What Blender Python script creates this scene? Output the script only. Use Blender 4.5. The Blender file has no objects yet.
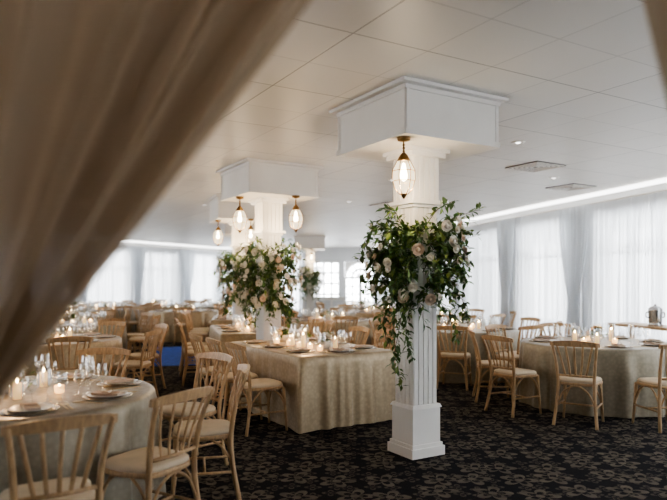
import bpy, math, random
from mathutils import Vector, Matrix
R = random.Random(7)
pi = math.pi

# ---------------------------------------------------------------- materials
def newmat(name):
    m = bpy.data.materials.new(name); m.use_nodes = True
    nt = m.node_tree; nt.nodes.clear()
    out = nt.nodes.new('ShaderNodeOutputMaterial')
    return m, nt, out
def N(nt, t, **kw):
    n = nt.nodes.new(t)
    for k, v in kw.items():
        if k.startswith('i_'):
            n.inputs[k[2:].replace('_', ' ')].default_value = v
        else: setattr(n, k, v)
    return n
def pbr(name, col, rough=0.6, metal=0.0, var=0.12, scale=8, col2=None, bump=0.0, bscale=60, emis=None, es=0, sheen=0, stretch=None, spec=0.5):
    m, nt, out = newmat(name)
    b = N(nt, 'ShaderNodeBsdfPrincipled')
    b.inputs['Roughness'].default_value = rough
    b.inputs['Metallic'].default_value = metal
    b.inputs['Specular IOR Level'].default_value = spec
    if sheen: b.inputs['Sheen Weight'].default_value = sheen
    tc = N(nt, 'ShaderNodeTexCoord'); mp = N(nt, 'ShaderNodeMapping')
    nt.links.new(tc.outputs['Object'], mp.inputs['Vector'])
    if stretch: mp.inputs['Scale'].default_value = stretch
    no = N(nt, 'ShaderNodeTexNoise'); no.inputs['Scale'].default_value = scale; no.inputs['Detail'].default_value = 3
    nt.links.new(mp.outputs['Vector'], no.inputs['Vector'])
    mx = N(nt, 'ShaderNodeMix', data_type='RGBA')
    c2 = col2 or tuple(c * (1 - var) for c in col)
    mx.inputs[6].default_value = (*c2, 1); mx.inputs[7].default_value = (*col, 1)
    rp = N(nt, 'ShaderNodeValToRGB'); rp.color_ramp.elements[0].position = .35; rp.color_ramp.elements[1].position = .65
    nt.links.new(no.outputs['Fac'], rp.inputs['Fac'])
    nt.links.new(rp.outputs['Color'], mx.inputs[0])
    nt.links.new(mx.outputs[2], b.inputs['Base Color'])
    if bump:
        n2 = N(nt, 'ShaderNodeTexNoise'); n2.inputs['Scale'].default_value = bscale
        nt.links.new(mp.outputs['Vector'], n2.inputs['Vector'])
        bp = N(nt, 'ShaderNodeBump'); bp.inputs['Strength'].default_value = bump; bp.inputs['Distance'].default_value = .01
        nt.links.new(n2.outputs['Fac'], bp.inputs['Height']); nt.links.new(bp.outputs['Normal'], b.inputs['Normal'])
    if emis:
        b.inputs['Emission Color'].default_value = (*emis, 1); b.inputs['Emission Strength'].default_value = es
    nt.links.new(b.outputs[0], out.inputs[0])
    return m
def sheer(name, col, transp, transl, tcol=None):
    m, nt, out = newmat(name)
    tc = N(nt, 'ShaderNodeTexCoord')
    no = N(nt, 'ShaderNodeTexNoise'); no.inputs['Scale'].default_value = 1.5
    nt.links.new(tc.outputs['Object'], no.inputs['Vector'])
    mx = N(nt, 'ShaderNodeMix', data_type='RGBA')
    mx.inputs[6].default_value = (*[c * .85 for c in col], 1); mx.inputs[7].default_value = (*col, 1)
    nt.links.new(no.outputs['Fac'], mx.inputs[0])
    d = N(nt, 'ShaderNodeBsdfDiffuse'); t = N(nt, 'ShaderNodeBsdfTranslucent'); tr = N(nt, 'ShaderNodeBsdfTransparent')
    nt.links.new(mx.outputs[2], d.inputs[0])
    if tcol: t.inputs[0].default_value = (*tcol, 1)
    else: nt.links.new(mx.outputs[2], t.inputs[0])
    a = N(nt, 'ShaderNodeMixShader'); a.inputs[0].default_value = transl
    nt.links.new(d.outputs[0], a.inputs[1]); nt.links.new(t.outputs[0], a.inputs[2])
    c = N(nt, 'ShaderNodeMixShader'); c.inputs[0].default_value = transp
    nt.links.new(a.outputs[0], c.inputs[1]); nt.links.new(tr.outputs[0], c.inputs[2])
    nt.links.new(c.outputs[0], out.inputs[0])
    return m
def glassm(name, mixf=.82, tint=(1, 1, 1)):
    m, nt, out = newmat(name)
    g = N(nt, 'ShaderNodeBsdfGlossy'); g.inputs['Roughness'].default_value = .05; g.inputs[0].default_value = (*tint, 1)
    tr = N(nt, 'ShaderNodeBsdfTransparent'); tr.inputs[0].default_value = (.96, .97, .97, 1)
    lw = N(nt, 'ShaderNodeLayerWeight'); lw.inputs[0].default_value = .45
    mr = N(nt, 'ShaderNodeMapRange'); mr.inputs['To Min'].default_value = 1 - mixf - .1; mr.inputs['To Max'].default_value = .8
    nt.links.new(lw.outputs['Facing'], mr.inputs['Value'])
    mx = N(nt, 'ShaderNodeMixShader'); nt.links.new(mr.outputs[0], mx.inputs[0])
    nt.links.new(tr.outputs[0], mx.inputs[1]); nt.links.new(g.outputs[0], mx.inputs[2])
    nt.links.new(mx.outputs[0], out.inputs[0]); return m
def emit(name, col, s):
    m, nt, out = newmat(name); e = N(nt, 'ShaderNodeEmission'); e.inputs[0].default_value = (*col, 1); e.inputs[1].default_value = s
    nt.links.new(e.outputs[0], out.inputs[0]); return m
def damask(name, col):
    """satin cloth with a faint woven figure"""
    m, nt, out = newmat(name); L = nt.links.new
    tc = N(nt, 'ShaderNodeTexCoord'); b = N(nt, 'ShaderNodeBsdfPrincipled')
    vo = N(nt, 'ShaderNodeTexVoronoi', feature='SMOOTH_F1'); vo.inputs['Scale'].default_value = 30; vo.inputs['Randomness'].default_value = .8
    L(tc.outputs['Object'], vo.inputs['Vector'])
    rp = N(nt, 'ShaderNodeValToRGB'); rp.color_ramp.elements[0].position = .2; rp.color_ramp.elements[1].position = .6
    L(vo.outputs['Distance'], rp.inputs['Fac'])
    mx = N(nt, 'ShaderNodeMix', data_type='RGBA'); L(rp.outputs['Color'], mx.inputs[0])
    mx.inputs[6].default_value = (*col, 1); mx.inputs[7].default_value = (*[c * .84 for c in col], 1)
    L(mx.outputs[2], b.inputs['Base Color'])
    mr = N(nt, 'ShaderNodeMapRange'); mr.inputs['To Min'].default_value = .32; mr.inputs['To Max'].default_value = .42; L(rp.outputs['Color'], mr.inputs['Value']); L(mr.outputs[0], b.inputs['Roughness'])
    b.inputs['Metallic'].default_value = .3; b.inputs['Sheen Weight'].default_value = .2
    bp = N(nt, 'ShaderNodeBump'); bp.inputs['Strength'].default_value = .15; bp.inputs['Distance'].default_value = .004
    L(vo.outputs['Distance'], bp.inputs['Height']); L(bp.outputs[0], b.inputs['Normal']); L(b.outputs[0], out.inputs[0]); return m

M = {}
M['wood'] = pbr('light_wood', (.56, .37, .20), .42, var=.3, scale=10, stretch=(6, 6, 1))
M['cush'] = pbr('seat_cushion', (.72, .60, .44), .8, var=.12)
M['white'] = pbr('painted_white', (.86, .835, .79), .5, var=.04, scale=3)
M['wall'] = pbr('wall_paint', (.70, .70, .70), .7, var=.05, scale=2)
M['clothL'] = damask('champagne_satin', (.46, .36, .23))
M['clothR'] = damask('sage_champagne_satin', (.33, .29, .215))
M['china'] = pbr('china_white', (.8, .79, .76), .2, var=.03)
M['charger'] = pbr('charger_glass', (.55, .46, .32), .25, metal=.5, var=.1)
M['napkin'] = pbr('napkin_linen', (.62, .50, .40), .9, var=.15, scale=20)
M['silver'] = pbr('cutlery_gold', (.7, .58, .38), .3, metal=1, var=.05)
M['steel'] = pbr('steel', (.6, .6, .6), .25, metal=1, var=.05)
M['glass'] = glassm('clear_glass')
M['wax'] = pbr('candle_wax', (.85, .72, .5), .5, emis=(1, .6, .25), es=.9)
M['flame'] = emit('flame', (1, .62, .28), 90)
M['votive'] = pbr('votive_glass', (.9, .6, .3), .2, emis=(1, .54, .20), es=2.8)
M['leaf1'] = pbr('leaf_green', (.075, .17, .035), .45, var=.4, scale=30)
M['leaf2'] = pbr('leaf_olive', (.22, .32, .07), .5, var=.3, scale=30)
M['leaf3'] = pbr('leaf_grey_green', (.15, .24, .11), .6, var=.3, scale=30)
M['stem'] = pbr('stem', (.10, .08, .04), .8)
M['petW'] = pbr('petal_white', (.92, .87, .76), .6, var=.06, scale=40)
M['petP'] = pbr('petal_blush', (.88, .70, .54), .6, var=.12, scale=40)
M['bronze'] = pbr('lantern_bronze', (.30, .18, .07), .35, metal=.9, var=.2)
M['bulb'] = emit('bulb_filament', (1, .78, .48), 40)
M['dark'] = pbr('dark_metal', (.03, .03, .03), .5)
M['sheer'] = sheer('sheer_curtain', (.91, .94, .97), .08, .70)
M['drape'] = sheer('sheer_drape_fabric', (.55, .44, .32), .012, .45)
M['blue'] = pbr('blue_floor_light', (.05, .16, .75), .8, var=.3, scale=10)  # blue light on the carpet, put into a flat colour
M['glow'] = emit('white_glow', (1, .99, .97), 5)
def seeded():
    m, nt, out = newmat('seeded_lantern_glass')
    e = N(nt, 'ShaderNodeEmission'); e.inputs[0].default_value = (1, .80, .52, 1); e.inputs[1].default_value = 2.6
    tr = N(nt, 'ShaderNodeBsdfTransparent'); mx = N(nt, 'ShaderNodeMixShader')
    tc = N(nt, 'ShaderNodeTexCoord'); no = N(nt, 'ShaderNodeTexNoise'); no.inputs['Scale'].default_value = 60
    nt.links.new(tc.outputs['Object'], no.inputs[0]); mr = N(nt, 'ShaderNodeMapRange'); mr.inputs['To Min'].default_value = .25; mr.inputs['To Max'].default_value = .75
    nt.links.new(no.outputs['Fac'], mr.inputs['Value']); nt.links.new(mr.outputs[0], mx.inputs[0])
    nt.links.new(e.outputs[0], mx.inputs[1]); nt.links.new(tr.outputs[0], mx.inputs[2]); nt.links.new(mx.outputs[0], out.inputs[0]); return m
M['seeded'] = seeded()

# ceiling
def ceiling_mat():
    m, nt, out = newmat('ceiling_panels')
    tc = N(nt, 'ShaderNodeTexCoord'); mp = N(nt, 'ShaderNodeMapping')
    mp.inputs['Rotation'].default_value = (0, 0, math.radians(-30.5)); mp.inputs['Location'].default_value = (.3, .28, 0)
    nt.links.new(tc.outputs['Object'], mp.inputs['Vector'])
    def brick(w, h, mort, c1, c2, mc):
        br = N(nt, 'ShaderNodeTexBrick'); br.offset = 0.0
        br.inputs['Scale'].default_value = 1; br.inputs['Mortar Size'].default_value = mort; br.inputs['Brick Width'].default_value = w; br.inputs['Row Height'].default_value = h
        br.inputs['Color1'].default_value = (c1, c1, c1, 1); br.inputs['Color2'].default_value = (c2, c2, c2, 1); br.inputs['Mortar'].default_value = (mc, mc, mc, 1)
        nt.links.new(mp.outputs[0], br.inputs['Vector']); return br
    a = brick(2.4, 1.2, .005, 1, .96, .5); b2 = brick(.6, .6, .005, 1, .96, .72)
    mu = N(nt, 'ShaderNodeMix', data_type='RGBA', blend_type='MULTIPLY'); mu.inputs[0].default_value = 1
    nt.links.new(a.outputs['Color'], mu.inputs[6]); nt.links.new(b2.outputs['Color'], mu.inputs[7])
    mu2 = N(nt, 'ShaderNodeMix', data_type='RGBA', blend_type='MULTIPLY'); mu2.inputs[0].default_value = 1
    nt.links.new(mu.outputs[2], mu2.inputs[6]); mu2.inputs[7].default_value = (.73, .71, .675, 1)
    b = N(nt, 'ShaderNodeBsdfPrincipled'); b.inputs['Roughness'].default_value = .45
    nt.links.new(mu2.outputs[2], b.inputs['Base Color'])
    no = N(nt, 'ShaderNodeTexNoise'); no.inputs['Scale'].default_value = 120
    nt.links.new(tc.outputs['Object'], no.inputs['Vector'])
    bp = N(nt, 'ShaderNodeBump'); bp.inputs['Strength'].default_value = .15; bp.inputs['Distance'].default_value = .003
    nt.links.new(no.outputs['Fac'], bp.inputs['Height']); nt.links.new(bp.outputs[0], b.inputs['Normal'])
    nt.links.new(b.outputs[0], out.inputs[0]); return m
M['ceil'] = ceiling_mat()

# carpet with floral motif
def carpet_mat():
    m, nt, out = newmat('floral_carpet')
    L = nt.links.new
    tc = N(nt, 'ShaderNodeTexCoord')
    def math_(op, a=None, b=None):
        n = N(nt, 'ShaderNodeMath', operation=op)
        for i, v in enumerate((a, b)):
            if v is None: continue
            if isinstance(v, (int, float)): n.inputs[i].default_value = v
            else: L(v, n.inputs[i])
        return n.outputs[0]
    def motif(scale, R0, npet, off):
        mp = N(nt, 'ShaderNodeMapping'); mp.inputs['Scale'].default_value = (scale,) * 3; mp.inputs['Location'].default_value = off
        L(tc.outputs['Object'], mp.inputs[0])
        vo = N(nt, 'ShaderNodeTexVoronoi', voronoi_dimensions='2D'); vo.inputs['Scale'].default_value = 1; vo.inputs['Randomness'].default_value = .55
        L(mp.outputs[0], vo.inputs['Vector'])
        sb = N(nt, 'ShaderNodeVectorMath', operation='SUBTRACT'); L(mp.outputs[0], sb.inputs[0]); L(vo.outputs['Position'], sb.inputs[1])
        sp = N(nt, 'ShaderNodeSeparateXYZ'); L(sb.outputs[0], sp.inputs[0])
        th = math_('ARCTAN2', sp.outputs[1], sp.outputs[0])
        pet = math_('ABSOLUTE', math_('COSINE', math_('MULTIPLY', th, npet / 2)))
        r = math_('MULTIPLY', math_('ADD', math_('MULTIPLY', pet, .65), .35), R0)
        d = vo.outputs['Distance']
        inside = math_('LESS_THAN', d, r)
        ring = math_('GREATER_THAN', d, math_('MULTIPLY', r, .62))
        core = math_('LESS_THAN', d, R0 * .22)
        return math_('MAXIMUM', math_('MULTIPLY', inside, ring), core)
    a = motif(3.0, .45, 5, (0, 0, 0)); b = motif(6.5, .42, 4, (3.3, 1.7, 0))
    no = N(nt, 'ShaderNodeTexNoise'); no.inputs['Scale'].default_value = 9; L(tc.outputs['Object'], no.inputs[0])
    fac = math_('MAXIMUM', math_('MULTIPLY', a, .9), math_('MULTIPLY', b, .5))
    fac = math_('MULTIPLY', fac, math_('ADD', no.outputs['Fac'], .2))
    mx = N(nt, 'ShaderNodeMix', data_type='RGBA'); L(fac, mx.inputs[0])
    mx.inputs[6].default_value = (.012, .012, .016, 1); mx.inputs[7].default_value = (.18, .157, .125, 1)
    bs = N(nt, 'ShaderNodeBsdfPrincipled'); bs.inputs['Roughness'].default_value = .95; bs.inputs['Specular IOR Level'].default_value = .1
    L(mx.outputs[2], bs.inputs['Base Color'])
    n2 = N(nt, 'ShaderNodeTexNoise'); n2.inputs['Scale'].default_value = 250; L(tc.outputs['Object'], n2.inputs[0])
    bp = N(nt, 'ShaderNodeBump'); bp.inputs['Strength'].default_value = .4; bp.inputs['Distance'].default_value = .004
    L(n2.outputs['Fac'], bp.inputs['Height']); L(bp.outputs[0], bs.inputs['Normal'])
    L(bs.outputs[0], out.inputs[0]); return m
M['carpet'] = carpet_mat()

# ---------------------------------------------------------------- mesh builder
class MB:
    def __init__(s): s.v = []; s.f = []; s.m = []; s.sm = []; s.mats = []
    def mi(s, k):
        if k not in s.mats: s.mats.append(k)
        return s.mats.index(k)
    def add(s, vs, fs, mat, smooth=False):
        o = len(s.v); s.v += [tuple(v) for v in vs]; i = s.mi(mat)
        for f in fs: s.f.append(tuple(a + o for a in f)); s.m.append(i); s.sm.append(smooth)
    def box(s, c, d, mat, rz=0, taper=1):
        x, y, z = [a / 2 for a in d]; ca, sa = math.cos(rz), math.sin(rz); vs = []
        for dz in (-1, 1):
            k = taper if dz > 0 else 1
            for dx, dy in ((-1, -1), (1, -1), (1, 1), (-1, 1)):
                px, py = dx * x * k, dy * y * k
                vs.append((c[0] + px * ca - py * sa, c[1] + px * sa + py * ca, c[2] + dz * z))
        s.add(vs, [(0, 3, 2, 1), (4, 5, 6, 7), (0, 1, 5, 4), (1, 2, 6, 5), (2, 3, 7, 6), (3, 0, 4, 7)], mat)
    def lathe(s, prof, c, mat, seg=16, smooth=True):
        vs = []; n = len(prof)
        for r, z in prof:
            for i in range(seg):
                a = 2 * pi * i / seg; vs.append((c[0] + r * math.cos(a), c[1] + r * math.sin(a), c[2] + z))
        fs = [(j * seg + i, j * seg + (i + 1) % seg, (j + 1) * seg + (i + 1) % seg, (j + 1) * seg + i) for j in range(n - 1) for i in range(seg)]
        if prof[0][0] > 1e-4: fs.append(tuple(range(seg))[::-1])
        if prof[-1][0] > 1e-4: fs.append(tuple((n - 1) * seg + i for i in range(seg)))
        s.add(vs, fs, mat, smooth)
    def lathe_open(s, prof, c, mat, seg=12):
        vs = []; n = len(prof)
        for r, z in prof:
            for i in range(seg):
                a = 2 * pi * i / seg; vs.append((c[0] + r * math.cos(a), c[1] + r * math.sin(a), c[2] + z))
        s.add(vs, [(j * seg + i, j * seg + (i + 1) % seg, (j + 1) * seg + (i + 1) % seg, (j + 1) * seg + i) for j in range(n - 1) for i in range(seg)], mat, True)
    def tube(s, pts, rad, mat, seg=8, flat=1.0):
        pts = [Vector(p) for p in pts]; n = len(pts); vs = []
        rads = rad if isinstance(rad, (list, tuple)) else [rad] * n
        for i, p in enumerate(pts):
            t = (pts[min(i + 1, n - 1)] - pts[max(i - 1, 0)]).normalized()
            ref = Vector((0, 1, 0)) if abs(t.y) < .9 else Vector((1, 0, 0))
            a = t.cross(ref).normalized(); b = t.cross(a).normalized()
            for k in range(seg):
                w = 2 * pi * k / seg; vs.append(p + a * math.cos(w) * rads[i] + b * math.sin(w) * rads[i] * flat)
        fs = [(j * seg + k, j * seg + (k + 1) % seg, (j + 1) * seg + (k + 1) % seg, (j + 1) * seg + k) for j in range(n - 1) for k in range(seg)]
        fs.append(tuple(range(seg))[::-1]); fs.append(tuple((n - 1) * seg + k for k in range(seg)))
        s.add(vs, fs, mat, True)
    def sphere(s, c, r, mat, seg=10, rings=6, sz=1):
        prof = [(max(r * math.sin(pi * i / rings), 1e-5), -r * sz * math.cos(pi * i / rings)) for i in range(rings + 1)]
        s.lathe(prof, c, mat, seg)
    def mesh(s, name):
        me = bpy.data.meshes.new(name); me.from_pydata(s.v, [], s.f)
        for k in s.mats: me.materials.append(M[k])
        me.polygons.foreach_set('material_index', s.m); me.polygons.foreach_set('use_smooth', s.sm); me.update(); return me
def put(me, name, loc=(0, 0, 0), rz=0):
    if isinstance(me, MB): me = me.mesh(name)
    o = bpy.data.objects.new(name, me); o.location = loc; o.rotation_euler = (0, 0, rz); bpy.context.scene.collection.objects.link(o); return o
def smoothpath(pts, n):
    pts = [Vector(p) for p in pts]; out = []
    P = [pts[0] * 2 - pts[1]] + pts + [pts[-1] * 2 - pts[-2]]
    for i in range(1, len(P) - 2):
        for k in range(n):
            t = k / n; a, b, c, d = P[i - 1], P[i], P[i + 1], P[i + 2]
            out.append(.5 * ((2 * b) + (c - a) * t + (2 * a - 5 * b + 4 * c - d) * t * t + (3 * b - a - 3 * c + d) * t ** 3))
    out.append(pts[-1]); return out

# ---------------------------------------------------------------- room
CH = 3.08
POLY = [(6.6, -3), (6.5, 1), (6.2, 4.5), (5.75, 7.5), (5.2, 9.7), (4.75, 11.3), (4.25, 13), (3.5, 16), (2.7, 20), (2.2, 24), (2.1, 27.8)]
POLYL = [(-5.2, 27.8), (-7.6, 23.5), (-9.4, 20.3), (-10.5, 16), (-11, 10), (-11, 3), (-11, -3)]
f = MB(); f.box((-2, 12.5, -.05), (22, 34, .1), 'carpet'); put(f, 'floor')
f = MB(); f.box((-2, 12.5, CH + .05), (22, 34, .1), 'ceil'); put(f, 'ceiling')

def resample(poly, step):
    sp = smoothpath([(x, y, 0) for x, y in poly], 12)
    L = [0]
    for a, b in zip(sp, sp[1:]): L.append(L[-1] + (b - a).length)
    n = max(1, round(L[-1] / step)); out = []; j = 0
    for i in range(n + 1):
        t = L[-1] * i / n
        while j < len(L) - 2 and L[j + 1] < t: j += 1
        k = (t - L[j]) / (L[j + 1] - L[j]); out.append(sp[j].lerp(sp[j + 1], min(k, 1)))
    return out
wn = [0]
def window_wall(poly, name):
    pts = resample(poly, 2.5); mb = MB(); bb = MB()
    for a, b in zip(pts, pts[1:]):
        d = b - a; l = d.length; rz = math.atan2(d.y, d.x); c = (a + b) / 2
        u = d.normalized(); pier = .28
        mb.box((a.x + u.x * pier / 2, a.y + u.y * pier / 2, CH / 2), (pier, .2, CH), 'wall', rz)
        mb.box((b.x - u.x * pier / 2, b.y - u.y * pier / 2, CH / 2), (pier, .2, CH), 'wall', rz)
        mb.box((c.x, c.y, .15), (l - 2 * pier, .2, .3), 'wall', rz)
        mb.box((c.x, c.y, (2.7 + CH) / 2), (l - 2 * pier, .2, CH - 2.7), 'wall', rz)
        bb.box((c.x, c.y, .07), (l, .24, .14), 'white', rz)
        w = MB(); W = l - 2 * pier; H = 2.4
        for sx in (-1, 1): w.box((sx * (W / 2 - .03), 0, H / 2), (.06, .1, H), 'white')
        w.box((0, 0, .03), (W, .1, .06), 'white'); w.box((0, 0, H - .03), (W, .1, .06), 'white')
        for k in (-1, 1): w.box((k * W / 6, 0, H / 2), (.045, .07, H), 'white')
        w.box((0, 0, H * .72), (W, .06, .04), 'white')
        wn[0] += 1
        put(w, 'window_%d' % wn[0], (c.x, c.y, .3), rz)
    put(mb, 'wall_' + name); put(bb, 'baseboard_' + name)
window_wall(POLY, 'right'); window_wall(POLYL, 'left')
# back wall with arched doors and window
mb = MB()
def wb(x0, x1, z0, z1): mb.box(((x0 + x1) / 2, 27.8, (z0 + z1) / 2), (x1 - x0, .2, z1 - z0), 'wall')
wb(-5.3, -4.9, 0, CH); wb(-4.9, -1.5, 2.8, CH); wb(-4.9, -1.5, 0, .3); wb(-1.5, -1.1, 0, CH); wb(-1.1, .25, 0, .5); wb(-1.1, .25, 2.45, CH); wb(.25, .5, 0, CH); wb(.5, 1.9, 2.45, CH); wb(1.9, 2.2, 0, CH)
put(mb, 'wall_back')
mb = MB(); mb.box((-2.2, -3.1, CH / 2), (18, .2, CH), 'wall'); put(mb, 'wall_rear')
w = MB()
for i in range(5): w.box((-.675 + i * .3375, 0, .975), (.07, .08, 1.95), 'white')
for j in range(5): w.box((0, 0, .02 + j * .4775), (1.35, .08, .07), 'white')
put(w, 'window_%d' % (wn[0] + 1), (-.425, 27.8, .5))
w = MB()
for i in range(5): w.box((-1.67 + i * .835, 0, 1.25), (.05, .08, 2.5), 'white')
w.box((0, 0, 1.8), (3.4, .07, .05), 'white'); w.box((0, 0, .03), (3.4, .1, .06), 'white')
put(w, 'window_%d' % (wn[0] + 2), (-3.2, 27.8, .3))
w = MB()  # arched double door with fanlight
for x in (-.67, -.03, .03, .67): w.box((x, 0, .87), (.08, .09, 1.74), 'white')
for x in (-.35, .35):
    w.box((x, 0, 1.0), (.05, .05, 1.5), 'white')
    for z in (.3, .65, 1.0, 1.35): w.box((x, 0, z), (.6, .05, .05), 'white')
    w.box((x, 0, .14), (.62, .06, .28), 'white')
w.box((0, 0, 1.74), (1.38, .12, .09), 'white')
for r in (.655, .36): w.tube([(r * math.cos(pi * k / 20), 0, 1.76 + r * math.sin(pi * k / 20)) for k in range(21)], .04, 'white', 6)
for k in range(1, 6): a = pi * k / 6; w.tube([(0, 0, 1.76), (.66 * math.cos(a), 0, 1.76 + .66 * math.sin(a))], .03, 'white', 5)
arc = [(.69 * math.cos(pi * k / 20), 1.76 + .68 * math.sin(pi * k / 20)) for k in range(21)]
for sgn, ar in ((1, arc[:11]), (-1, arc[10:])):
    for (x0, z0), (x1, z1) in zip(ar, ar[1:]):
        w.add([(x0, -.04, z0), (x1, -.04, z1), (x1, -.04, 2.445), (x0, -.04, 2.445)], [(0, 1, 2, 3)], 'white')
put(w, 'door_1', (1.2, 27.8, 0))

# curtains
def curtain(poly, name, inset, side, seed, panels=True):
    pts = resample(poly, .022); rr = random.Random(seed); vs = []; rows = [0.02, .5, 1.0, 1.6, 2.2, 2.6, 2.88]
    n = len(pts); ph = 0
    for i, p in enumerate(pts):
        a = pts[max(i - 1, 0)]; b = pts[min(i + 1, n - 1)]; t = (b - a).normalized(); nn = Vector((-t.y, t.x, 0)) * side
        s = i * .022; ph += 2 * pi * .022 / (.13 + .05 * math.sin(s * 1.3) + .03 * math.sin(s * 3.7))
        for z in rows:
            k = 1 - .5 * z / 2.86
            off = inset + .05 * k * math.sin(ph) + .018 * math.sin(ph * .37 + z) * k + .015 * math.sin(ph * 2.1 + 1)
            vs.append((p.x + nn.x * off, p.y + nn.y * off, z))
    m = len(rows); mb = MB()
    mb.add(vs, [(i * m + j, (i + 1) * m + j, (i + 1) * m + j + 1, i * m + j + 1) for i in range(n - 1) for j in range(m - 1)], 'sheer', True)
    if panels:   # second, gathered and tied-back layer hanging at the piers
        q = resample(poly, 2.5)
        for gi, g in enumerate(q[1:-1], 1):
            t = (q[gi + 1] - q[gi - 1]).normalized(); nn = Vector((-t.y, t.x, 0)) * side; cols = 60; pv = []
            wid = rr.choice((.9, .75, 1.0)); sh = rr.uniform(-.15, .15)
            prof = [(.02, .62), (.5, .5), (.9, .38), (1.12, .3), (1.3, .36), (1.7, .62), (2.2, .86), (2.6, .96), (2.88, 1.0)]
            for c in range(cols + 1):
                u = c / cols - .5
                for z, k in prof:
                    off = inset + .1 + .028 * math.sin(u * 2 * pi * 10) + .01 * math.sin(u * 47)
                    P = g + t * (u * wid * k + sh) + nn * off; pv.append((P.x, P.y, z))
            m2 = len(prof)
            mb.add(pv, [(c * m2 + j, (c + 1) * m2 + j, (c + 1) * m2 + j + 1, c * m2 + j + 1) for c in range(cols) for j in range(m2 - 1)], 'sheer', True)
    put(mb, name)
    rod = MB(); cp = resample(poly, .4); tp = []
    for i, p in enumerate(cp):
        a = cp[max(i - 1, 0)]; b = cp[min(i + 1, len(cp) - 1)]; t = (b - a).normalized(); tp.append((p.x - t.y * side * inset, p.y + t.x * side * inset, 2.9))
    rod.tube(tp, .014, 'white', 8); put(rod, 'curtain_rod')
    cv = MB()  # added glowing strip standing in for daylight above the curtain top
    for a, b in zip(tp, tp[1:]):
        d = Vector(b) - Vector(a); c = (Vector(a) + Vector(b)) / 2; rz = math.atan2(d.y, d.x)
        cv.box((c.x, c.y, CH - .035), (d.length + .01, .05, .06), 'glow', rz)
    put(cv, 'daylight_gap_glow')
curtain(POLY, 'sheer_curtain', .3, 1, 1); curtain(POLYL, 'sheer_curtain', .3, 1, 2)
curtain([(-1.3, 27.8), (-3.2, 27.8), (-4.9, 27.8)], 'sheer_curtain', .3, 1, 3, False)

# ---------------------------------------------------------------- columns
def column(loc, yaw, lanterns):
    mb = MB()
    mb.box((0, 0, .04), (.36, .36, .08), 'white'); mb.box((0, 0, .095), (.33, .33, .03), 'white')
    mb.box((0, 0, .26), (.30, .30, .32), 'white')
    mb.box((0, 0, .43), (.325, .325, .03), 'white', 0, .92)
    def fluted(z0, z1, S):
        mb.box((0, 0, (z0 + z1) / 2), (S - .012, S - .012, z1 - z0), 'white')
        k = 5
        for sd in range(4):
            a = sd * pi / 2
            for i in range(k):
                x = -S / 2 + S * (i + .5) / k; y = -S / 2 + .004
                mb.box((x * math.cos(a) - y * math.sin(a), x * math.sin(a) + y * math.cos(a), (z0 + z1) / 2), (S / k * .72, .010, z1 - z0), 'white', a)
    fluted(.44, 2.17, .262)
    mb.box((0, 0, 2.17), (.30, .30, .03), 'white'); mb.box((0, 0, 2.20), (.35, .35, .035), 'white', 0, 1.0)
    fluted(2.21, 2.64, .29)
    mb.box((0, 0, 2.615), (.37, .37, .05), 'white'); mb.box((0, 0, 2.645), (.42, .42, .03), 'white')
    S = 1.0; z0, z1 = 2.66, CH - .026
    mb.box((0, 0, (z0 + z1) / 2), (S, S, z1 - z0), 'white')
    for sd in range(4):
        a = sd * pi / 2
        for z, h in ((z0 + .022, .044), (z1 - .022, .036)):
            y = -S / 2 - .006; mb.box((-y * math.sin(a), y * math.cos(a), z), (S + .024, .012, h), 'white', a)
        for x in (-S / 2 + .02, S / 2 - .02):
            y = -S / 2 - .003; mb.box((x * math.cos(a) - y * math.sin(a), x * math.sin(a) + y * math.cos(a), (z0 + z1) / 2), (.03, .006, z1 - z0 - .08), 'white', a)
    mb.box((0, 0, CH - .013), (S + .12, S + .12, .026), 'white')
    put(mb, 'column', (loc[0], loc[1], 0), yaw)
    for (x, y) in lanterns:
        l = MB()
        l.lathe([(.001, 0), (.055, 0), (.05, -.025), (.015, -.035), (.001, -.035)][::-1], (0, 0, 0), 'bronze')
        l.tube([(0, 0, -.03), (0, 0, -.13)], .006, 'bronze', 6)
        for z in (-.06, -.085, -.11): l.sphere((0, 0, z), .012, 'bronze', 8, 4)
        l.lathe([(.012, -.12), (.03, -.14), (.05, -.175), (.055, -.185), (.05, -.19), (.001, -.19)][::-1], (0, 0, 0), 'bronze')
        l.lathe_open([(.05, -.19), (.085, -.26), (.088, -.33), (.065, -.41), (.03, -.44), (.001, -.445)], (0, 0, 0), 'seeded', 16)
        for k in range(6):
            a = k * pi / 3; l.tube([(r * math.cos(a), r * math.sin(a), z) for r, z in ((.052, -.185), (.09, -.26), (.093, -.33), (.07, -.41), (.03, -.455))], .003, 'bronze', 5)
        for r, z in ((.09, -.27), (.088, -.35)): l.tube([(r * math.cos(pi * k / 10), r * math.sin(pi * k / 10), z) for k in range(21)], .003, 'bronze', 5)
        l.lathe([(.001, -.45), (.03, -.45), (.02, -.465), (.008, -.485), (.001, -.49)][::-1], (0, 0, 0), 'bronze')
        l.lathe([(.001, -.20), (.012, -.21), (.02, -.25), (.03, -.30), (.026, -.335), (.001, -.35)][::-1], (0, 0, 0), 'bulb', 10)
        put(l, 'hanging_lantern', (x, y, 2.66))
        ld = bpy.data.lights.new('lantern_bulb', 'POINT'); ld.energy = 32; ld.color = (1, .76, .48); ld.shadow_soft_size = .03
        lo = bpy.data.objects.new('lantern_light', ld); lo.location = (x, y, 2.66 - .39); bpy.context.scene.collection.objects.link(lo)
Y1 = math.radians(31)
C1 = (.73, 5.5); C2 = (-.9, 8.6); C3 = (-1.75, 11.7); C5 = (-.8, 21.5); C4 = (-2.15, 15.2)
column(C1, Y1, [(.56, 4.95)])
column(C2, Y1, [(-1.26, 8.35), (-.50, 8.25)])
column(C3, math.radians(20), [(-2.13, 11.45), (-1.5, 11.25)])
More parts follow.
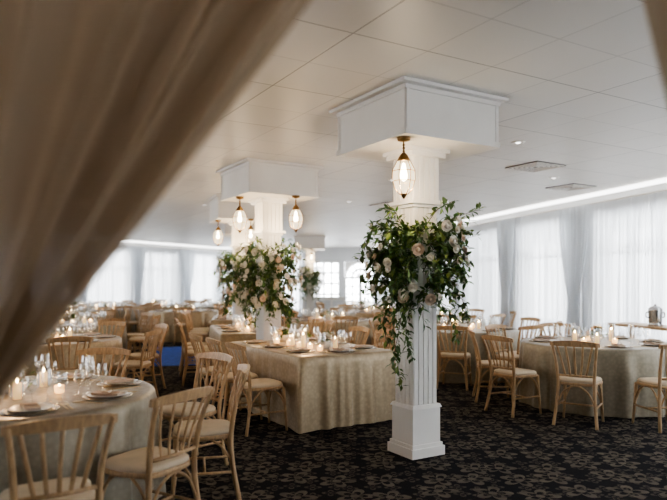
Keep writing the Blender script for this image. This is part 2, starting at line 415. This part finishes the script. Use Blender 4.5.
column(C4, math.radians(12), [(-2.3, 14.8)])
column(C5, 0, [(-.75, 21.1)])

# ---------------------------------------------------------------- foliage
def leaf(mb, p, d, L, W, mat):
    d = d.normalized(); side = d.cross(Vector((R.uniform(-.4, .4), R.uniform(-.4, .4), 1))).normalized(); up = side.cross(d)
    m = p + d * L * .45
    vs = [p, m + side * W / 2 + up * W * .12, p + d * L + up * -.15 * L, m - side * W / 2 + up * W * .12, m, p + d * L * .8 + side * W * .22, p + d * L * .8 - side * W * .22]
    mb.add(vs, [(0, 4, 1), (0, 3, 4), (1, 4, 5), (4, 3, 6), (5, 4, 6), (5, 6, 2)], mat)
def bloom(mb, c, d, r, mat):
    d = d.normalized(); a = d.orthogonal().normalized(); b = d.cross(a)
    mb.sphere(c + d * r * .15, r * .42, mat, 6, 4)
    for ring, (n, tilt, rr) in enumerate(((4, .35, .6), (5, .75, .85), (7, 1.2, 1.0))):
        for k in range(n):
            w = 2 * pi * k / n + ring * .5 + R.uniform(-.2, .2); o = a * math.cos(w) + b * math.sin(w); s = d.cross(o)
            dirv = d * math.cos(tilt) + o * math.sin(tilt); wd = r * .65
            p0 = c - d * r * .2 + o * .05 * r; p1 = p0 + dirv * rr * r * .6 + o * r * .12; p2 = p0 + dirv * rr * r * 1.0
            mb.add([p0 + s * wd * .3, p0 - s * wd * .3, p1 + s * wd * .7 , p1 - s * wd * .7, p2 + s * wd * .45 + d * .05 * r, p2 - s * wd * .45 + d * .05 * r, p1 + o * r * .1],
                   [(0, 1, 6), (0, 6, 2), (1, 3, 6), (2, 6, 4), (6, 3, 5), (4, 6, 5)], mat, True)
def branch(mb, pts, rad, n, L, mats, spread=1.0):
    path = smoothpath(pts, 6); mb.tube(path, [rad * (1 - .7 * i / len(path)) for i in range(len(path))], 'stem', 4)
    for i in range(n):
        t = (i + R.random()) / n * (len(path) - 1.001); j = int(t); p = path[j].lerp(path[j + 1], t - j)
        tg = (path[j + 1] - path[j]).normalized()
        o = Vector((R.gauss(0, 1), R.gauss(0, 1), R.gauss(0, .8) - .1)).normalized()
        l = L * R.uniform(.7, 1.3); leaf(mb, p + o * .005, tg * .6 + o * spread, l, l * R.uniform(.38, .55), R.choice(mats))
G = ['leaf1', 'leaf1', 'leaf2', 'leaf3']
def arrangement(loc, seed, big):
    R.seed(seed); mb = MB(); ns = 185 if big else 160
    for i in range(ns):
        a = R.uniform(0, 2 * pi); z = R.triangular(1.2, 2.05, 1.75) if big else R.uniform(1.1, 2.0)
        o = Vector((math.cos(a), math.sin(a), 0)); l = R.uniform(.18, .36) * (1.0 if z > 1.4 else .6)
        if big and z < 1.4 and o.x > .3: l *= .5
        s = Vector((0, 0, z)) + o * .15
        e1 = s + o * l * .55 + Vector((0, 0, R.uniform(-.02, .12))); e2 = s + o * l + Vector((R.uniform(-.06, .06), R.uniform(-.06, .06), R.uniform(-.22, .12)))
        branch(mb, [s, e1, e2], .003, 22, .074, G)
    if big:
        for pts, n in (([(-.1, -.18, 1.5), (-.22, -.25, 1.2), (-.2, -.24, .9), (-.15, -.22, .62)], 60), ([(-.15, -.15, 1.45), (-.3, -.2, 1.2), (-.27, -.22, .98)], 40),
                       ([(-.05, -.2, 1.4), (-.12, -.26, 1.1), (-.06, -.24, .85)], 45), ([(-.1, -.2, 1.5), (-.17, -.27, 1.15), (-.24, -.24, .78)], 45),
                       ([(.1, -.15, 1.4), (.28, -.2, 1.22), (.33, -.2, 1.02)], 40), ([(.14, -.12, 1.5), (.36, -.15, 1.38), (.42, -.15, 1.2)], 40),
                       ([(.1, -.15, 1.9), (.3, -.2, 2.05), (.52, -.2, 2.13)], 34), ([(.1, -.15, 1.85), (.3, -.2, 1.95), (.46, -.2, 1.93)], 34), ([(.0, -.2, 1.9), (.15, -.25, 2.12), (.3, -.25, 2.2)], 30),
                       ([(-.1, -.15, 1.85), (-.3, -.2, 1.98), (-.44, -.2, 1.93)], 34), ([(-.1, -.15, 1.9), (-.2, -.2, 2.1), (-.3, -.2, 2.13)], 30),
                       ([(-.1, -.15, 1.6), (-.3, -.2, 1.65), (-.42, -.2, 1.5)], 34), ([(.1, -.2, 1.55), (.3, -.3, 1.6), (.4, -.25, 1.5)], 34)):
            branch(mb, pts, .004, int(n * 1.4), .066, G)
    else:
        for k in range(8):
            a = k * pi / 4 + .3; branch(mb, [(.15 * math.cos(a), .15 * math.sin(a), 1.3), (.32 * math.cos(a), .32 * math.sin(a), 1.2), (.3 * math.cos(a), .3 * math.sin(a), .92)], .003, 30, .06, G)
    nb = 56 if big else 100
    for i in range(nb):
        a = R.uniform(0, 2 * pi); z = R.uniform(1.35, 2.05) if big else R.uniform(1.2, 2.02)
        o = Vector((math.cos(a), math.sin(a), R.uniform(-.2, .4))); rr = R.uniform(.38, .46) * (1 if z > 1.45 else .8)
        bloom(mb, Vector((o.x * rr, o.y * rr, z)), o, R.choice((.032, .042, .052)), R.choice(['petW', 'petW', 'petW', 'petW', 'petP']))
    put(mb, 'column_flower_arrangement', (loc[0], loc[1], 0))
arrangement(C1, 11, True); arrangement(C2, 12, False); arrangement(C3, 13, False); arrangement(C5, 14, False)

# ---------------------------------------------------------------- chair (faces +y)
def chair_mesh():
    mb = MB()
    for s in (-1, 1):
        mb.tube(smoothpath([(s * .215, -.245, 0), (s * .19, -.20, .25), (s * .18, -.19, .46), (s * .195, -.225, .68), (s * .222, -.29, .875)], 4), [.017] * 12 + [.015] * 5, 'wood', 8)
        mb.tube([(s * .205, .205, 0), (s * .19, .19, .22), (s * .18, .18, .44)], [.013, .016, .018], 'wood', 8)
        mb.tube([(s * .195, .195, .2), (s * .195, -.205, .2)], .010, 'wood', 6)
        mb.tube(smoothpath([(s * .19, .185, .27), (s * .186, .13, .37), (s * .182, .04, .435)], 4), .009, 'wood', 6)
        mb.tube(smoothpath([(s * .19, -.195, .27), (s * .186, -.13, .37), (s * .182, -.04, .435)], 4), .009, 'wood', 6)
    for y in (.19, -.2):
        mb.tube(smoothpath([(-.188, y, .22), (-.12, y, .36), (0, y, .425), (.12, y, .36), (.188, y, .22)], 5), .009, 'wood', 6)
    mb.tube([(-.195, -.01, .2), (.195, -.01, .2)], .010, 'wood', 6)
    vs = []; n = 14
    for i in range(n + 1):
        t = -1 + 2 * i / n; x = .245 * t; y = -.315 + .045 * t * t; h = .062 - .02 * t * t; zc = .875 - .012 * t * t
        for dy, dz in ((-.010, -h / 2), (.010, -h / 2), (.010, h / 2), (-.010, h / 2)): vs.append((x, y + dy - dz * .25, zc + dz))
    fs = [(i * 4 + k, i * 4 + (k + 1) % 4, (i + 1) * 4 + (k + 1) % 4, (i + 1) * 4 + k) for i in range(n) for k in range(4)] + [(3, 2, 1, 0), (n * 4, n * 4 + 1, n * 4 + 2, n * 4 + 3)]
    mb.add(vs, fs, 'wood', False)
    mb.tube([(-.185, -.197, .53), (0, -.22, .53), (.185, -.197, .53)], .012, 'wood', 6)
    for k in range(5):
        t = (k - 2) / 2.6
        mb.tube(smoothpath([(.13 * t, -.215 + .02 * t * t, .52), (.17 * t, -.235 + .02 * t * t, .66), (.225 * t, -.295 + .03 * t * t, .85)], 3), .011, 'wood', 6, .55)
    def outline(k):
        o = []
        for i in range(28):
            a = 2 * pi * i / 28; c, s_ = math.cos(a), math.sin(a)
            x = math.copysign(abs(c) ** .55, c) * .215 * k; y = math.copysign(abs(s_) ** .55, s_) * .21 * k
            o.append((x * (1.03 if y > 0 else .93), y))
        return o
    def slab(levels, mat):
        vs = []
        for z, k in levels: vs += [(x, y, z) for x, y in outline(k)]
        m = len(levels); fs = [(j * 28 + i, j * 28 + (i + 1) % 28, (j + 1) * 28 + (i + 1) % 28, (j + 1) * 28 + i) for j in range(m - 1) for i in range(28)]
        fs += [tuple(range(28))[::-1], tuple((m - 1) * 28 + i for i in range(28))]; mb.add(vs, fs, mat, True)
    slab([(.425, .97), (.43, 1), (.45, 1), (.455, .98)], 'wood')
    slab([(.455, .94), (.462, .97), (.475, .97), (.487, .92), (.492, .75)], 'cush')
    return mb.mesh('dining_chair')
CHM = chair_mesh()
def chair(x, y, tx, ty, jit=0):
    a = math.atan2(ty - y, tx - x) - pi / 2 + jit
    put(CHM, 'dining_chair', (x, y, 0), a)

# ---------------------------------------------------------------- tables
def round_cloth(mat, seed):
    rr = random.Random(seed); mb = MB(); seg = 144; p1, p2 = rr.uniform(0, 6), rr.uniform(0, 6)
    lv = [(0.0, .76, 0), (.5, .76, 0), (.86, .76, 0), (.89, .755, 0), (.902, .74, .02), (.907, .68, .25), (.915, .5, .6), (.93, .25, .9), (.945, .012, 1)]
    vs = []
    for r, z, k in lv:
        for i in range(seg):
            a = 2 * pi * i / seg; w = .030 * math.sin(17 * a + p1 + .8 * math.sin(3 * a)) + .014 * math.sin(29 * a + p2)
            q = max(r, .0005) + k * w; vs.append((q * math.cos(a), q * math.sin(a), z))
    mb.add(vs, [(j * seg + i, (j + 1) * seg + i, (j + 1) * seg + (i + 1) % seg, j * seg + (i + 1) % seg) for j in range(len(lv) - 1) for i in range(seg)], mat, True)
    mb.lathe([(.04, .0), (.04, .7)], (0, 0, 0), 'wood', 10)
    return mb.mesh('round_dining_table')
def rect_cloth(mat, W, L):
    mb = MB(); seg = 288; vs = []
    lv = [(0.0, .76, 0), (.6, .76, 0), (.96, .76, 0), (.985, .757, 0), (1, .74, .02), (1.003, .66, .2), (1.01, .45, .6), (1.02, .2, .9), (1.03, .012, 1)]
    base = []
    for i in range(seg):
        a = 2 * pi * i / seg; c, s_ = math.cos(a), math.sin(a); q = max(abs(c), abs(s_)); x, y = c / q, s_ / q
        l = (abs(x) ** 26 + abs(y) ** 26) ** (1 / 26); base.append((x / l * W / 2, y / l * L / 2, a, min(abs(c), abs(s_)) / q))
    for r, z, k in lv:
        for x, y, a, cn in base:
            w = k * (.017 * math.sin(a * 15 + 1.6 * math.sin(a * 3)) + .009 * math.sin(a * 31 + 1) + .07 * cn ** 10)
            n = Vector((x, y, 0)).normalized() * w; vs.append((x * max(r, .001) + n.x, y * max(r, .001) + n.y, z))
    mb.add(vs, [(j * seg + i, (j + 1) * seg + i, (j + 1) * seg + (i + 1) % seg, j * seg + (i + 1) % seg) for j in range(len(lv) - 1) for i in range(seg)], mat, True)
    for sx in (-1, 1):
        for sy in (-1, 1): mb.box((sx * W * .42, sy * L * .42, .36), (.05, .05, .72), 'wood')
    return mb.mesh('banquet_table')
def wineglass(mb, x, y, z, h=.2, r=.036, seg=12):
    mb.lathe_open([(r * .9, 0), (r * .85, .004), (.004, .008), (.0035, h * .42), (r * .5, h * .48), (r, h * .66), (r * .95, h * .8), (r * .78, h)], (x, y, z), 'glass', seg)
def setting(mb, x, y, z, a):
    ca, sa = math.cos(a), math.sin(a)
    def T(u, v): return (x + u * ca - v * sa, y + u * sa + v * ca)
    mb.lathe([(.1, 0), (.15, .006), (.155, .010), (.14, .009), (.001, .006)], (x, y, z), 'charger', 24)
    mb.lathe([(.07, .008), (.12, .018), (.125, .022), (.115, .021), (.075, .013), (.001, .013)], (x, y, z), 'china', 24)
    px, py = T(0, 0)
    mb.box((px, py, z + .025), (.085, .19, .014), 'napkin', a); mb.box((px, py, z + .034), (.07, .05, .012), 'napkin', a)
    for u, w in ((-.19, .018), (-.215, .018), (.185, .016), (.21, .02)):
        p = T(u, 0); mb.box((p[0], p[1], z + .003), (.006, .19, .003), 'silver', a); p = T(u, .08); mb.box((p[0], p[1], z + .004), (w, .05, .004), 'silver', a)
    for u, v, h in ((.12, .2, .21), (.2, .16, .19), (.04, .23, .16)):
        p = T(u, v); wineglass(mb, p[0], p[1], z, h)
def candle(mb, cb, x, y, z, kind):
    if kind == 0:
        cb.lathe([(.022, 0), (.03, .006), (.033, .05), (.03, .05), (.026, .028), (.001, .028)], (x, y, z), 'votive', 12)
        cb.sphere((x, y, z + .048), .007, 'flame', 6, 5, 1.8)
    else:
        h = .06 + .04 * kind
        cb.lathe([(.001, 0), (.026, 0), (.026, h), (.001, h - .003)], (x, y, z + .004), 'wax', 12)
        cb.sphere((x, y, z + h + .018), .007, 'flame', 6, 5, 1.9)
        mb.lathe_open([(.036, 0), (.046, .02), (.048, h + .05), (.045, h + .09)], (x, y, z), 'glass', 16)
def lowflowers(mb, cx, cy, z, r, n, seed):
    R.seed(seed)
    mb.lathe([(.05, 0), (.075, .04), (.08, .08), (.07, .08), (.001, .07)], (cx, cy, z), 'china', 14)
    for i in range(n):
        a = R.uniform(0, 2 * pi); e = R.uniform(.1, 1.3); d = Vector((math.cos(a) * math.cos(e), math.sin(a) * math.cos(e), math.sin(e)))
        c = Vector((cx, cy, z + .08)); branch(mb, [c, c + d * r * .6, c + d * r * 1.1 + Vector((0, 0, -.02))], .002, 9, .045, G)
        if i % 2 == 0: bloom(mb, c + d * r * .9, d, R.uniform(.025, .04), R.choice(['petW', 'petP', 'petW']))
def round_top(seed):
    t = MB(); c = MB(); fl = MB(); rr = random.Random(seed)
    for k in range(8):
        a = 2 * pi * (k + .5) / 8; setting(t, .68 * math.cos(a), .68 * math.sin(a), .762, a + pi / 2 )
    for k in range(6):
        a = 2 * pi * k / 6 + rr.uniform(-.2, .2); r = rr.uniform(.22, .32); candle(t, c, r * math.cos(a), r * math.sin(a), .762, (0, 1, 0, 2)[k % 4])
    lowflowers(fl, 0, 0, .762, .12, 22, seed)
    return t.mesh('place_settings'), c.mesh('table_candles'), fl.mesh('floral_centerpiece')
def rect_top(seed, W, L):
    t = MB(); c = MB(); fl = MB(); rr = random.Random(seed)
    for k in range(3):
        y = (k - 1) * L * .31
        setting(t, -W / 2 + .2, y, .762, -pi / 2); setting(t, W / 2 - .2, y, .762, pi / 2)
    setting(t, 0, -L / 2 + .2, .762, 0)
    for k in range(11):
        y = -L / 2 + .4 + (L - .55) * k / 11; candle(t, c, rr.choice((-1, 1)) * rr.uniform(.12, .17), y, .762, (0, 1, 0, 2)[k % 4])
    for k in range(3): lowflowers(fl, 0, -L * .22 + k * L * .27, .762, .10, 14, seed + k)
    return t.mesh('place_settings'), c.mesh('table_candles'), fl.mesh('floral_centerpiece')
RC = [round_cloth('clothR', 1), round_cloth('clothL', 2)]
RT = [round_top(21), round_top(22)]
names = ('place_settings', 'table_candles', 'floral_centerpiece')
def plight(x, y, z, e):
    ld = bpy.data.lights.new('candle_glow', 'POINT'); ld.energy = e; ld.color = (1, .60, .30); ld.shadow_soft_size = .05
    lo = bpy.data.objects.new('candle_light', ld); lo.location = (x, y, z); bpy.context.scene.collection.objects.link(lo)
cnt = [0]
def round_table(x, y, chairs=None, n=8, a0=None, cm=None, rz=None):
    i = cnt[0]; cnt[0] += 1; rr = random.Random(100 + i)
    cm = cm if cm is not None else i % 2; rz = rr.uniform(0, 6) if rz is None else rz
    put(RC[cm], 'round_dining_table', (x, y, 0), rz)
    for me, nm in zip(RT[i % 2], names): put(me, nm, (x, y, 0), rz)
    if chairs is None:
        a0 = rr.uniform(0, 1) if a0 is None else a0
        for k in range(n):
            a = a0 + 2 * pi * k / n; r = 1.2 + rr.uniform(-.03, .03); chair(x + r * math.cos(a), y + r * math.sin(a), x, y, rr.uniform(-.1, .1))
    else:
        for cx, cy in chairs: chair(cx, cy, x, y, rr.uniform(-.06, .06))
def polar(x, y, L): return [(x + r * math.cos(math.radians(a)), y + r * math.sin(math.radians(a))) for a, r in L]
round_table(-2.13, 4.15, [(-1.08, 3.62), (-.93, 4.42), (-1.2, 5.08), (-1.38, 3.02), (-2.1, 5.4), (-2.95, 5.1), (-3.35, 4.1)], cm=0, rz=.2)
plight(-2.13, 4.15, 1.12, 12)
round_table(3.3, 7.8, polar(3.3, 7.8, [(-120, 1.33), (-154, 1.33), (-84, 1.33), (172, 1.25), (130, 1.22), (90, 1.22)]), cm=0)
round_table(2.1, 10.1, a0=math.radians(-107))
round_table(-.1, 12.6, n=7); round_table(2.3, 13.2, n=7); round_table(1.1, 16.2, n=7); round_table(.9, 19.3, n=7)
for p in ((-3.75, 8.2), (-4.8, 11.5), (-7.4, 10.6), (-6.3, 14.2), (-4.0, 16.6), (-6.4, 17.4), (-8.5, 15.2), (-3.4, 19.5), (-5.9, 20.7), (-7.9, 18.9), (-3.6, 22.8)):
    round_table(*p)
plight(-3.75, 8.2, 1.15, 8); plight(3.3, 7.8, 1.1, 4)
W_, L_ = 1.2, 1.95
RCM = rect_cloth('clothL', W_, L_); RTM = rect_top(31, W_, L_)
def banquet(cx, cy, yaw, right=True):
    put(RCM, 'banquet_table', (cx, cy, 0), yaw)
    for me, nm in zip(RTM, names): put(me, nm, (cx, cy, 0), yaw)
    c, s = math.cos(yaw), math.sin(yaw)
    for sx in (-1, 1):
        for k in (-1, 0, 1):
            x, y = sx * (W_ / 2 + .27), k * .6
            chair(cx + x * c - y * s, cy + x * s + y * c, cx - y * s, cy + y * c, R.uniform(-.06, .06))
    plight(cx, cy, 1.15, 12)
banquet(-.32, 7.34, Y1)
banquet(-1.33, 10.1, math.radians(16))
banquet(-2.0, 13.4, math.radians(9))

# ---------------------------------------------------------------- other things
b = MB(); b.box((0, 0, .46), (1.7, .55, .92), 'white'); b.box((0, 0, .94), (1.85, .65, .04), 'white')
for k in (-1, 0, 1): b.box((k * .55, -.28, .47), (.46, .02, .7), 'wall')
put(b, 'bar_counter', (-.35, 24.2, 0))
b = MB(); b.box((0, 0, .003), (1.0, 3.4, .006), 'blue'); put(b, 'blue_light_patch', (-3.3, 12.9, 0), math.radians(14))  # added thin slab, coloured as blue light reflected on the carpet
b = MB(); b.box((0, 0, .86), (1.3, .45, .04), 'wood'); 
for x in (-.6, .6):
    for y in (-.18, .18): b.box((x, y, .42), (.05, .05, .84), 'wood')
b.box((0, 0, .3), (1.2, .4, .03), 'wood'); put(b, 'sideboard', (4.66, 9.15, 0), 1.8)
b = MB(); b.lathe([(.001, 0), (.1, 0), (.1, .02), (.085, .03), (.09, .05), (.095, .22), (.1, .24), (.06, .28), (.02, .29), (.015, .31), (.001, .315)], (0, 0, 0), 'steel', 20)
for s in (-1, 1): b.tube(smoothpath([(s * .09, 0, .2), (s * .13, 0, .19), (s * .13, 0, .13), (s * .09, 0, .12)], 4), .008, 'dark', 6)
b.tube([(0, -.09, .06), (0, -.13, .055), (0, -.13, .03)], .009, 'dark', 6)
put(b, 'beverage_urn', (4.64, 8.95, .882))
def vent(x, y, yaw):
    v = MB(); v.box((0, 0, -.006), (.56, .56, .012), 'dark')
    for k in range(6):
        t = .27 - k * .045
        for sd in range(4):
            a = sd * pi / 2; v.box((-t * math.sin(a), t * math.cos(a), -.014), (2 * t, .014, .008), 'white', a)
    put(v, 'ceiling_vent', (x, y, CH), yaw)
for p in ((2.73, 8.4), (3.9, 10.2), (1.1, 12.5), (-3.2, 9.2), (-5, 14)): vent(p[0], p[1], Y1)
for p in ((2.07, 6.96), (3.3, 9.3), (-1.6, 6.2), (-2.9, 7.8), (.9, 9.5), (-4.4, 10.5), (2.2, 12), (.2, 7.6), (-2.6, 12.5), (.3, 12), (1.6, 14.5), (-4.8, 13)):
    v = MB(); v.lathe([(.045, -.004), (.05, -.012), (.075, -.008), (.08, 0), (.001, 0)], (0, 0, 0), 'white', 20); v.lathe([(.001, -.013), (.022, -.013), (.03, -.006)], (0, 0, 0), 'glow', 16); put(v, 'recessed_downlight', (p[0], p[1], CH))

# ---------------------------------------------------------------- foreground sheer drapes at the entry
def drape(name, x0, x1, tie, y0, nf, amp, seed):
    mb = MB(); S, T = 320, 46; vs = []
    for i in range(S + 1):
        s = i / S; w = math.sin(2 * pi * nf * s + 1.6 * math.sin(6 * s)) + .35 * math.sin(2 * pi * nf * 2.3 * s + 1)
        top = Vector((x0 + (x1 - x0) * s, y0, CH)); tp = Vector((tie[0] + .10 * (s - .5) * (1 if x1 > x0 else -1), y0, tie[1] + .08 * (s - .5)))
        for j in range(T + 1):
            t = j / T
            p = top.lerp(tp, t); sag = math.sin(pi * t) * .07
            k = (1 - t) ** .5 * .85 + .15
            vs.append((p.x, p.y + w * amp * k, p.z - sag))
        for j in range(1, 9):
            t = j / 8; sp_ = .10 + .32 * t
            vs.append((tie[0] + sp_ * (s - .5) * (1 if x1 > x0 else -1) - .1 * t * (1 if x1 > x0 else -1), y0 + w * amp * (.2 + .5 * t), max(tie[1] + .08 * (s - .5) - tie[1] * t, .02)))
    m = T + 9
    mb.add(vs, [(i * m + j, i * m + j + 1, (i + 1) * m + j + 1, (i + 1) * m + j) for i in range(S) for j in range(m - 1)], 'drape', True)
    put(mb, name)
drape('sheer_drape', -2.3, .66, (-.84, 1.1), 1.3, 9, .10, 1)
drape('sheer_drape', 2.0, .42, (.97, 1.0), 1.3, 7, .05, 2)

# ---------------------------------------------------------------- light
wd = bpy.data.worlds.new('World'); bpy.context.scene.world = wd; wd.use_nodes = True
bg = wd.node_tree.nodes['Background']; bg.inputs[0].default_value = (.95, .97, 1, 1); bg.inputs[1].default_value = 15
try: bpy.context.scene.view_settings.look = 'AgX - Medium High Contrast'
except Exception as e: print('look', e)

# ---------------------------------------------------------------- camera
cd = bpy.data.cameras.new('Camera'); cam = bpy.data.objects.new('Camera', cd); bpy.context.scene.collection.objects.link(cam)
cam.location = (0, 0, 1.5); cam.rotation_euler = (pi / 2, 0, 0)
cd.sensor_width = 36; cd.lens = 33.5; cd.shift_y = 33 / 667; cd.clip_start = .05; cd.clip_end = 200
cd.dof.use_dof = True; cd.dof.focus_distance = 5.6; cd.dof.aperture_fstop = 1.2
bpy.context.scene.camera = cam
